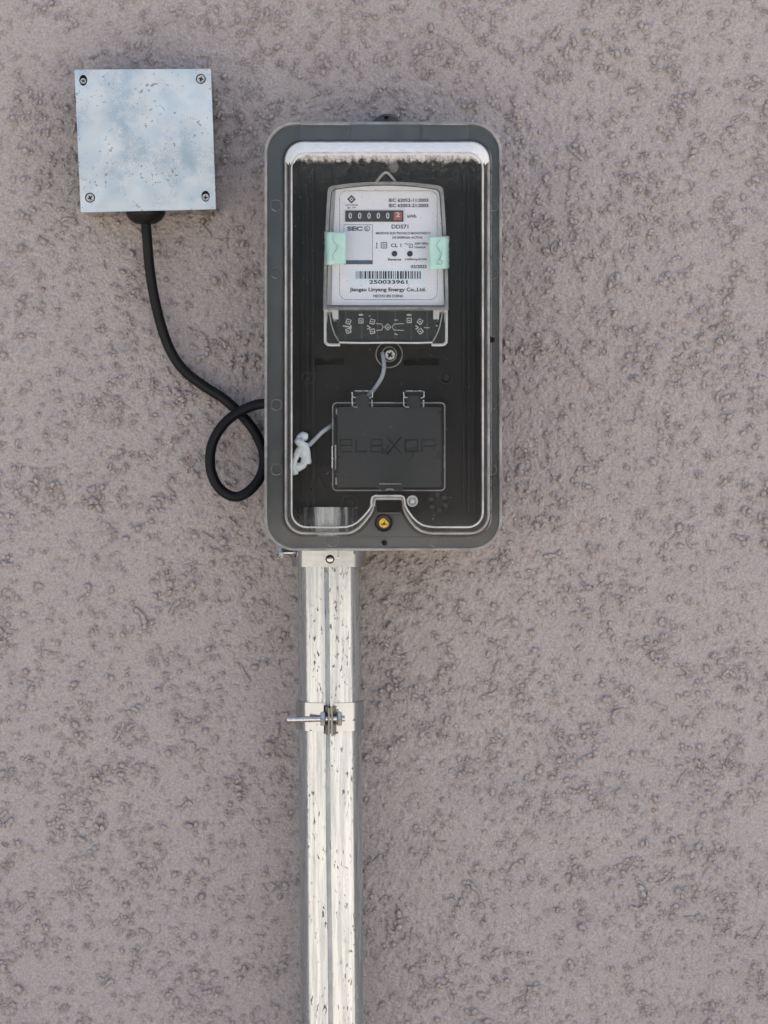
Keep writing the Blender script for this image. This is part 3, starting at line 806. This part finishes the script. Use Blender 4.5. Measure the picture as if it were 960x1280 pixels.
# raised maker's lettering on the door, drawn as strokes
dd = 0.06345
def strokes(lst, r, mat, parent, name):
    bm = bmesh.new()
    for s in lst: tube_px(bm, [(x, y, dd) for x, y in s], r, 1, n=6)
    return finish(name, bm_mesh(bm), mat, parent, 60)
def sq_e(x, w=14, t=549.5, h=15): return [[(x + w, t + h), (x, t + h), (x, t), (x + w, t), (x + w, t + h * .5), (x + 1, t + h * .5)]]
M_emb = plain('door_lettering', (0.0135, 0.0172, 0.0192), 0.42, 0, 0.05, spec=0.2)
st = sq_e(425.5) + [[(445, 549.5), (445, 564.5), (459, 564.5)]] + sq_e(464, 14) + [[(483, 546), (502, 568)], [(502, 546), (483, 568)]]
st += [[(507, 549.5), (522, 549.5), (522, 564.5), (507, 564.5), (507, 549.5)], [(528, 565), (528, 549.5), (544, 549.5), (544, 557.5), (530, 557.5)], [(536, 557.5), (545, 565)]]
strokes(st, 1.15, M_emb, dr, 'raised_lettering')

# cable seal, screw and grey cable
bm = bmesh.new()
for rpx, hh in ((16.5, 0.002), (9.3, 0.006)):
    r = rpx / K
    lathe(bm, P(486.5, 443, 0.034), (0, -1, 0), [(r - 0.0009, 0), (r - 0.0007, hh), (r, hh), (r + 0.0002, 0)], 30, cap=False)
finish('screw_collar', bm_mesh(bm), M_mring, en, 50)
cross_screw('fixing_screw', 487.5, 443.5, 6.2, 0.040, M_bolt, en, 0.6)
bm = bmesh.new()
tube(bm, catmull([P(*p) for p in ((478, 441, .040), (479.5, 450, .043), (480, 460, .044), (477, 472, .045), (471, 482, .045), (464, 491, .043), (455, 500, .035), (440, 512, .034), (425, 525, .036), (413, 533, .052), (403, 540, .054), (394, 549, .055), (386, 557, .056))], 6), 2.6 / K, 10)
gc = finish('seal_cable', bm_mesh(bm), M_wire, None, 60); centre_origin(gc)
tag(gc, 'thin grey cable inside the enclosure ending in crumpled white tape', 'cable')
# crumpled tape: irregular folded strip lofted along a path
bm = bmesh.new()
tp = catmull([P(*p) for p in ((384, 546, .055), (374, 546, .057), (373, 552, .060), (381, 557, .060), (379, 566, .058), (383, 578, .057), (372, 585, .056), (369.5, 592, .055))], 5)
rad = [0.0026 + 0.0010 * math.sin(i * 0.7) + 0.0003 * math.sin(i * 2.1 + 1) for i in range(len(tp))]
tube(bm, tp, rad, 9)
tp = catmull([P(*p) for p in ((376, 560, .058), (370, 572, .057), (367.5, 583, .056), (369.5, 593, .055))], 5)
tube(bm, tp, [0.0026 + 0.0006 * math.sin(i * 0.8) for i in range(len(tp))], 8)
tp = catmull([P(*p) for p in ((378, 556, .058), (384, 566, .058), (382, 579, .057))], 5)
tube(bm, tp, [0.0034 + 0.0008 * math.sin(i * 0.9) for i in range(len(tp))], 8)
for v in bm.verts: v.co += Vector((random.uniform(-1, 1), random.uniform(-1, 1), random.uniform(-1, 1))) * 0.00022
finish('tape_wrap', bm_mesh(bm), M_wtape, gc, 25)
# make sub-parts of the cable sit at the cable's origin
# ---------------------------------------------------------------- electricity meter
mt = thing('electricity_meter', 'white single-phase electricity meter with clear cover hung in the enclosure', 'electricity meter', P(482, 330, 0.03))
def meter_outline(dx0=0.0, top=0.0, bot=386.0, n=10):
    """left/right bulging sides and an arched top; dx0 inset"""
    pts = []
    tl, tr = 409.5 + dx0, 554.5 - dx0
    for i in range(n + 1):            # arched top, left to right
        t = i / n; x = tl + 7 + (tr - tl - 14) * t
        y = 232.0 + top - 5.0 * (1 - (2 * t - 1) ** 2)
        pts.append((x, y))
    for a in (30, 60): pts.append((tr - 7 + 7 * math.sin(R(a)), 239 + top - 7 * math.cos(R(a))))
    bl, br = 404.0 + dx0, 560.5 - dx0
    for i in range(n + 1):
        t = i / n; y = 240 + top + (bot - 240 - top) * t
        pts.append((tr + (br - tr) * (1 - (1 - t) ** 1.8), y))
    for i in range(n + 1):
        t = 1 - i / n; y = 240 + top + (bot - 240 - top) * t
        pts.append((tl + (bl - tl) * (1 - (1 - t) ** 1.8), y))
    for a in (60, 30): pts.append((tl + 7 - 7 * math.sin(R(a)), 239 + top - 7 * math.cos(R(a))))
    return pts
# grey body behind
plate_obj('body', meter_outline(1.5, 1.0, 384), [], 0.056, 0.030, M_mbase, mt, 0.0012)
# label plate
lab = [(420.5, 234), (430, 231.6), (445, 229.8), (465, 228.4), (482, 228.2), (500, 228.8), (520, 230.6), (536, 232.8), (547, 235.2), (549, 237.5), (551.5, 275), (553.5, 320), (555, 381.5), (553.5, 383), (416, 382.6), (414.5, 381), (415.2, 330), (417, 280), (419.2, 237)]
LD = 0.0590
plate_obj('name_plate', lab, [], LD, 0.0562, M_label, mt, 0.0004)
# clear cover shell
bm = bmesh.new()
loft(bm, [(meter_outline(0), 0.056), (meter_outline(0.8, .4), 0.066), (meter_outline(3.5, 3, 384), 0.0695), (meter_outline(6.5, 6, 382), 0.0705)], False, True)
mc = finish('clear_cover', bm_mesh(bm), M_mclear, mt, 40)
bm = bmesh.new()
prism_ring(bm, meter_outline(0, 0, 387), meter_outline(3.8, 3.6, 384), 0.0665, 0.054)
o = finish('cover_edge', bm_mesh(bm), M_mring, mc, 40)
bm = bmesh.new(); tube(bm, [P(x, y, 0.0669) for x, y in meter_outline(4.6, 4.4, 382)], 0.6 / K, 6, True)
finish('cover_groove', bm_mesh(bm), M_base, mc, 60)
bm = bmesh.new(); tube(bm, [P(x, y, 0.0708) for x, y in rr(424.5, 238.5, 546.5, 374.5, 9, 6)], 0.55 / K, 6, True)
finish('moulded_line', bm_mesh(bm), clear('faint_line', (0.8, 0.8, 0.82), 0.2, 0.25, (0.45, 0.46, 0.5)), mc, 80)
# hanging loop
bm = bmesh.new(); tube_px(bm, [(470.5, 227.5, .052), (476, 220.5, .052), (480.5, 216.3, .052), (484.5, 216.3, .052), (489, 220.5, .052), (494.5, 227.5, .052)], 1.7, 5)
finish('hanging_loop', bm_mesh(bm), M_mbase, mt, 60)
bm = bmesh.new()
# clear tag folded behind the loop
plate(bm, [(480.5, 199), (489, 197), (495, 200), (498.5, 208), (496, 214.5), (491, 217), (486, 212)], [], 0.040, 0.0392)
finish('clear_tag', bm_mesh(bm), clear('tag_film', (0.7, 0.72, 0.72), 0.15, 0.35, (0.6, 0.62, 0.62), scale=150), mt, 30)

def text(s, cx, cy, w=None, h=None, d=LD, mat=M_ink, name='printed_text', parent=None, thick=0.0, align='C'):
    cu = bpy.data.curves.new('t', 'FONT'); cu.body = s; cu.size = 1.0; cu.offset = thick + 0.024; cu.resolution_u = 3
    to = bpy.data.objects.new('t', cu); C.objects.link(to)
    dg = bpy.context.evaluated_depsgraph_get(); me = bpy.data.meshes.new_from_object(to.evaluated_get(dg))
    bpy.data.objects.remove(to); bpy.data.curves.remove(cu)
    vs = np.array([v.co[:] for v in me.vertices])
    if len(vs) == 0: return None
    lo, hi = vs.min(0), vs.max(0)
    sx = (w / (hi[0] - lo[0])) if w else None; sy = (h / (hi[1] - lo[1])) if h else None
    sx = sx or sy; sy = sy or sx
    for v in me.vertices:
        x = (v.co.x - (lo[0] + hi[0]) / 2) * sx; y = (v.co.y - (lo[1] + hi[1]) / 2) * sy
        v.co = P(cx + x, cy - y, d + 0.00018)
    me.materials.clear()
    return finish(name, me, mat, parent or mt, None)
def quad(name, x0, y0, x1, y1, d, mat, parent, t=0.0001):
    return plate_obj(name, [(x0, y0), (x1, y0), (x1, y1), (x0, y1)], [], d + t, d - 0.00002, mat, parent)
# maker's diamond mark
plate_obj('diamond_mark', [(439.3, 243.6), (444.6, 249.1), (439.3, 254.6), (434, 249.1)], [[(439.3, 246.2), (442.1, 249.1), (439.3, 252), (436.5, 249.1)]], LD + 0.00018, LD - 0.00002, M_ink, mt)
plate_obj('diamond_mark', [(439.3, 247.9), (440.5, 249.1), (439.3, 250.3), (438.1, 249.1)], [], LD + 0.00018, LD - 0.00002, M_ink, mt)
text('LINYANG', 439.4, 256.3, 16, 2.0, mat=M_ink2)
text('林 洋', 439.4, 259.7, 11, 2.4, mat=M_ink2)
text('IEC 62052-11:2003', 510.8, 250.2, 49.5, 4.4, thick=0.006)
text('IEC 62053-21:2003', 510.8, 256.9, 49.5, 4.4, thick=0.006)
rg = quad('register', 431.6, 263.2, 504.2, 277, LD, M_reg, mt, 0.0012)
quad('red_drum', 492.2, 264.8, 502.2, 275.4, LD + 0.0012, M_red, rg)
for i, x in enumerate((437.8, 449.6, 461.3, 472.9, 484.7)):
    text('0', x, 269.6, 4.2, 7.6, LD + 0.0012, M_digit, 'digit', rg)
text('2', 497.2, 268.2, 5.2, 6.0, LD + 0.0014, M_digit, 'digit', rg)
text('kWh', 514.8, 270.3, 11, 4.2)
sk = quad('utility_sticker', 429.6, 280.5, 466, 330.3, LD, M_seco, mt, 0.00012)
bm = bmesh.new(); prism_ring(bm, [(429.6, 280.5), (466, 280.5), (466, 330.3), (429.6, 330.3)], [(430.1, 281), (465.5, 281), (465.5, 329.8), (430.1, 329.8)], LD + 0.0002, LD)
finish('sticker_border', bm_mesh(bm), M_ink2, sk, None)
text('SEC', 443.6, 285.8, 19.5, 5.6, LD + 0.0001, M_blue, parent=sk, thick=0.03)
plate_obj('globe_mark', circ(458.8, 285.7, 3.5, 24), [circ(458.8, 285.7, 2.7, 24)], LD + 0.00032, LD, M_blue, sk)
plate_obj('globe_mark', circ(458.2, 286.1, 1.5, 16, 2.0), [circ(458.2, 286.1, 0.8, 16, 1.2)], LD + 0.00032, LD, M_blue, sk)
quad('blue_band', 431.8, 325.2, 466, 330.3, LD + 0.0001, M_blue, sk, 0.0002)
text('DDS71', 500, 283.3, 21, 5.2)
text('MEDIDOR ELECTRONICO MONOFASICO', 504, 291.5, 68.5, 3.0, mat=M_ink)
text('DE ENERGIA ACTIVA', 509.4, 296.9, 38, 3.0, mat=M_ink)
bm = bmesh.new()
def line(bm, pts, w=0.45):
    for (xa, ya), (xb, yb) in zip(pts, pts[1:]):
        v = Vector((xb - xa, yb - ya)); l = v.length
        if l == 0: continue
        n_ = Vector((-v.y, v.x)) / l * w
        plate(bm, [(xa + n_.x, ya + n_.y), (xb + n_.x, yb + n_.y), (xb - n_.x, yb - n_.y), (xa - n_.x, ya - n_.y)], [], LD + 0.00018, LD)
line(bm, [(471, 303), (471, 310)]); line(bm, [(469.5, 310), (472.5, 310)]); line(bm, [(470, 304.5), (472, 304.5)])
line(bm, [(476.5, 303.2), (483.5, 303.2), (483.5, 310), (476.5, 310), (476.5, 303.2)], 0.5)
line(bm, [(478.6, 305.2), (481.5, 305.2), (481.5, 308), (478.6, 308), (478.6, 305.2)], 0.4)
line(bm, [(505.5, 305), (507.5, 304), (509, 305.8), (511, 305), (515.5, 305), (515.5, 309.5), (511.5, 309.5), (511.5, 307.2), (514, 307.2)], 0.4)
finish('symbol', bm_mesh(bm), M_ink2, mt, None)
text('CL 1', 495.2, 306.7, 13, 4.6)
text('220V 50Hz', 526.8, 304.4, 17.5, 3.0); text('10(60)A', 525.3, 309.4, 14.5, 3.2)
for x in (493.1, 512.4):
    bm = bmesh.new(); lathe(bm, P(x, 317.2, LD), (0, -1, 0), [(0.0023, 0), (0.0023, 0.0005), (0.0018, 0.0007)], 20); finish('indicator_lamp', bm_mesh(bm), M_ink, mt, 40)
text('Reverse', 493.2, 324.3, 16.5, 3.2); text('1600imp/kWh', 520, 324.4, 27, 3.6)
text('03/2025', 523.5, 333.2, 20, 4.2, thick=0.004)
bs = quad('barcode_sticker', 436, 336, 533.5, 355.8, LD, M_stick, mt, 0.00012)
bm = bmesh.new(); x = 444.8; rb = random.Random(4)
while x < 525.5:
    w = rb.choice((0.8, 0.8, 1.5, 1.5, 2.3)); w = min(w, 526 - x)
    plate(bm, [(x, 338.9), (x + w, 338.9), (x + w, 348.5), (x, 348.5)], [], LD + 0.0003, LD + 0.0001)
    x += w + rb.choice((0.8, 0.8, 1.5, 1.5))
finish('barcode', bm_mesh(bm), M_ink, bs, None)
text('250033961', 485.4, 352.4, 48, 5.0, LD + 0.0001, parent=bs)
text('Jiangsu Linyang Energy Co.,Ltd.', 484.7, 362.5, 95.5, 6.2, mat=M_ink2, thick=0.008)
text('HECHO EN CHINA', 485.3, 370, 37.5, 3.5, mat=M_ink)
# mint tape over both edges, slightly crumpled
for (x0, y0, x1, y1), lbl in (((405.5, 289.3, 432, 330.3), 'mint green seal tape over the left edge of the meter'), ((536.5, 294.8, 561.5, 336.2), 'mint green seal tape over the right edge of the meter')):
    bm = bmesh.new(); nu, nv = 9, 12; grid = []
    side = -1 if x0 < 480 else 1
    for j in range(nv + 1):
        row = []
        for i in range(nu + 1):
            u, v = i / nu, j / nv
            x = x0 + (x1 - x0) * u + (random.uniform(-.5, .5) if i in (0, nu) else 0); y = y0 + (y1 - y0) * v + 0.8 * math.sin(u * 3 + j * .1)
            d = 0.0718 + 0.0006 * math.sin(u * 5.5 + 1.2 * math.sin(v * 7)) + random.uniform(-.00012, .00012)
            edge = (1 - u) if side < 0 else u
            d -= 0.006 * max(0, edge - 0.8) / 0.2
            row.append(bm.verts.new(P(x, y, d)))
        grid.append(row)
    for j in range(nv):
        for i in range(nu): bm.faces.new((grid[j][i], grid[j][i+1], grid[j+1][i+1], grid[j+1][i]))
    o = finish('seal_tape', bm_mesh(bm), M_mint, mt, 180); o['label'] = lbl
    s = o.modifiers.new('thick', 'SOLIDIFY'); s.thickness = 0.0004
    cxm = (x0 + x1) / 2
    bm = bmesh.new()
    pts = [(cxm + 3 * math.sin(k * 1.3 + x0), y0 + 4 + k * (y1 - y0 - 9) / 7, 0.0728) for k in range(8)]
    tube_px(bm, pts, 0.55, 4, n=6)
    if side > 0: tube_px(bm, [(cxm, y1 - 12, .0728), (cxm + 4, y1 - 9, .0728), (cxm + 2, y1 - 5, .0728), (cxm - 2, y1 - 7, .0728)], 0.5, 4, n=6)
    finish('crease', bm_mesh(bm), M_tapeline, o, 60)

# terminal section
plate_obj('terminal_block', rr(421, 385.5, 545, 425, 1.5, 2), [], 0.0540, 0.030, M_base, mt, 0.0006)
for k, x in enumerate((432, 452, 472, 494, 514, 534)):
    bm = bmesh.new(); box(bm, P(x - 0.6, 424, 0.054), P(x + 0.6, 388, 0.0552)); finish('divider', bm_mesh(bm), M_flange, mt)
for sx in (-1, 1):
    f = (lambda x: x) if sx < 0 else (lambda x: 964.6 - x)
    plate_obj('corner_post', [(f(404.8), 386.5), (f(423), 386.5), (f(423), 399), (f(416), 399), (f(415), 390), (f(409), 390), (f(409), 400), (f(405), 400)], [], 0.0600, 0.032, M_mbase, mt, 0.0004)
    bm = bmesh.new()
    tube_px(bm, [(f(406.6), 392, .060), (f(406.6), 424, .060), (f(407.6), 428.5, .060), (f(411.5), 431, .060), (f(425), 431, .060)], 1.8, 4)
    finish('side_frame', bm_mesh(bm), M_mbase, mt, 60)
    bm = bmesh.new()
    tube_px(bm, [(f(411), 388, .064), (f(412.5), 396, .064), (f(415), 408, .064), (f(419), 419, .064), (f(424.5), 428, .064)], 0.8, 4)
    finish('cover_arc', bm_mesh(bm), M_mring, mt, 60)
tcov = plate_obj('terminal_cover', rr(406, 387.5, 559, 431.5, 6, 4), [], 0.0625, 0.0612, M_mclear, mt, 0.0004)
bm = bmesh.new(); tube_px(bm, [(424.5, 428, .064), (450, 428.6, .064), (482, 428.3, .064), (520, 428.6, .064), (540.5, 428, .064)], 1.1, 4)
finish('cover_lip', bm_mesh(bm), M_mbase, tcov, 60)
# terminal marks (white moulded wiring diagram)
TD = 0.0628
bm = bmesh.new()
def tline(pts, r=0.7): tube_px(bm, [(x, y, TD) for x, y in pts], r, 1, n=6)
def tbox(cx, cy, a=0.4, s=2.9):
    q = [(cx + s * 1.3 * math.cos(a + k * math.pi / 2 + .78), cy + s * 1.3 * math.sin(a + k * math.pi / 2 + .78)) for k in range(5)]; tline(q, 0.75)
    tline([(cx - 1.2, cy), (cx + 1.2, cy + .5)], 0.6)
for cx, cy, a in ((435.5, 402, .4), (435.5, 413.5, -.4), (465.5, 402, .3), (465.5, 414, -.2), (525, 402, .6), (525.5, 414, -.7), (451.3, 401, 0), (511.5, 400.5, 0), (484.7, 408.7, .785)):
    tbox(cx, cy, a)
tline([(448.5, 393.5), (454, 393.5)], 1.2); tline([(508.5, 393.5), (514.5, 393.5)], 1.2)
tline([(428.5, 407.3), (439.5, 409)], .9); tline([(438.5, 406.5), (438.5, 411)], .9); tline([(459, 407), (463, 409.5), (459, 411.5)], .9); tline([(519.5, 407), (523, 409.5), (519.5, 411.5)], .9)
tline([(470, 404.5), (477, 405), (479, 409), (477, 412.5), (470, 413)], .5); tline([(505, 404.5), (493, 405), (490, 408.7), (492.5, 412.5), (505, 413)], .5)
tline([(493, 400), (497, 400)], .6); tline([(493, 417), (497, 418.5)], .6); tline([(530, 409.5), (537, 409.8)], .4); tline([(461, 395.5), (463, 394.5)], .5); tline([(545, 406.8), (547, 407.3)], .6)
finish('wiring_marks', bm_mesh(bm), M_mark, tcov, 60)
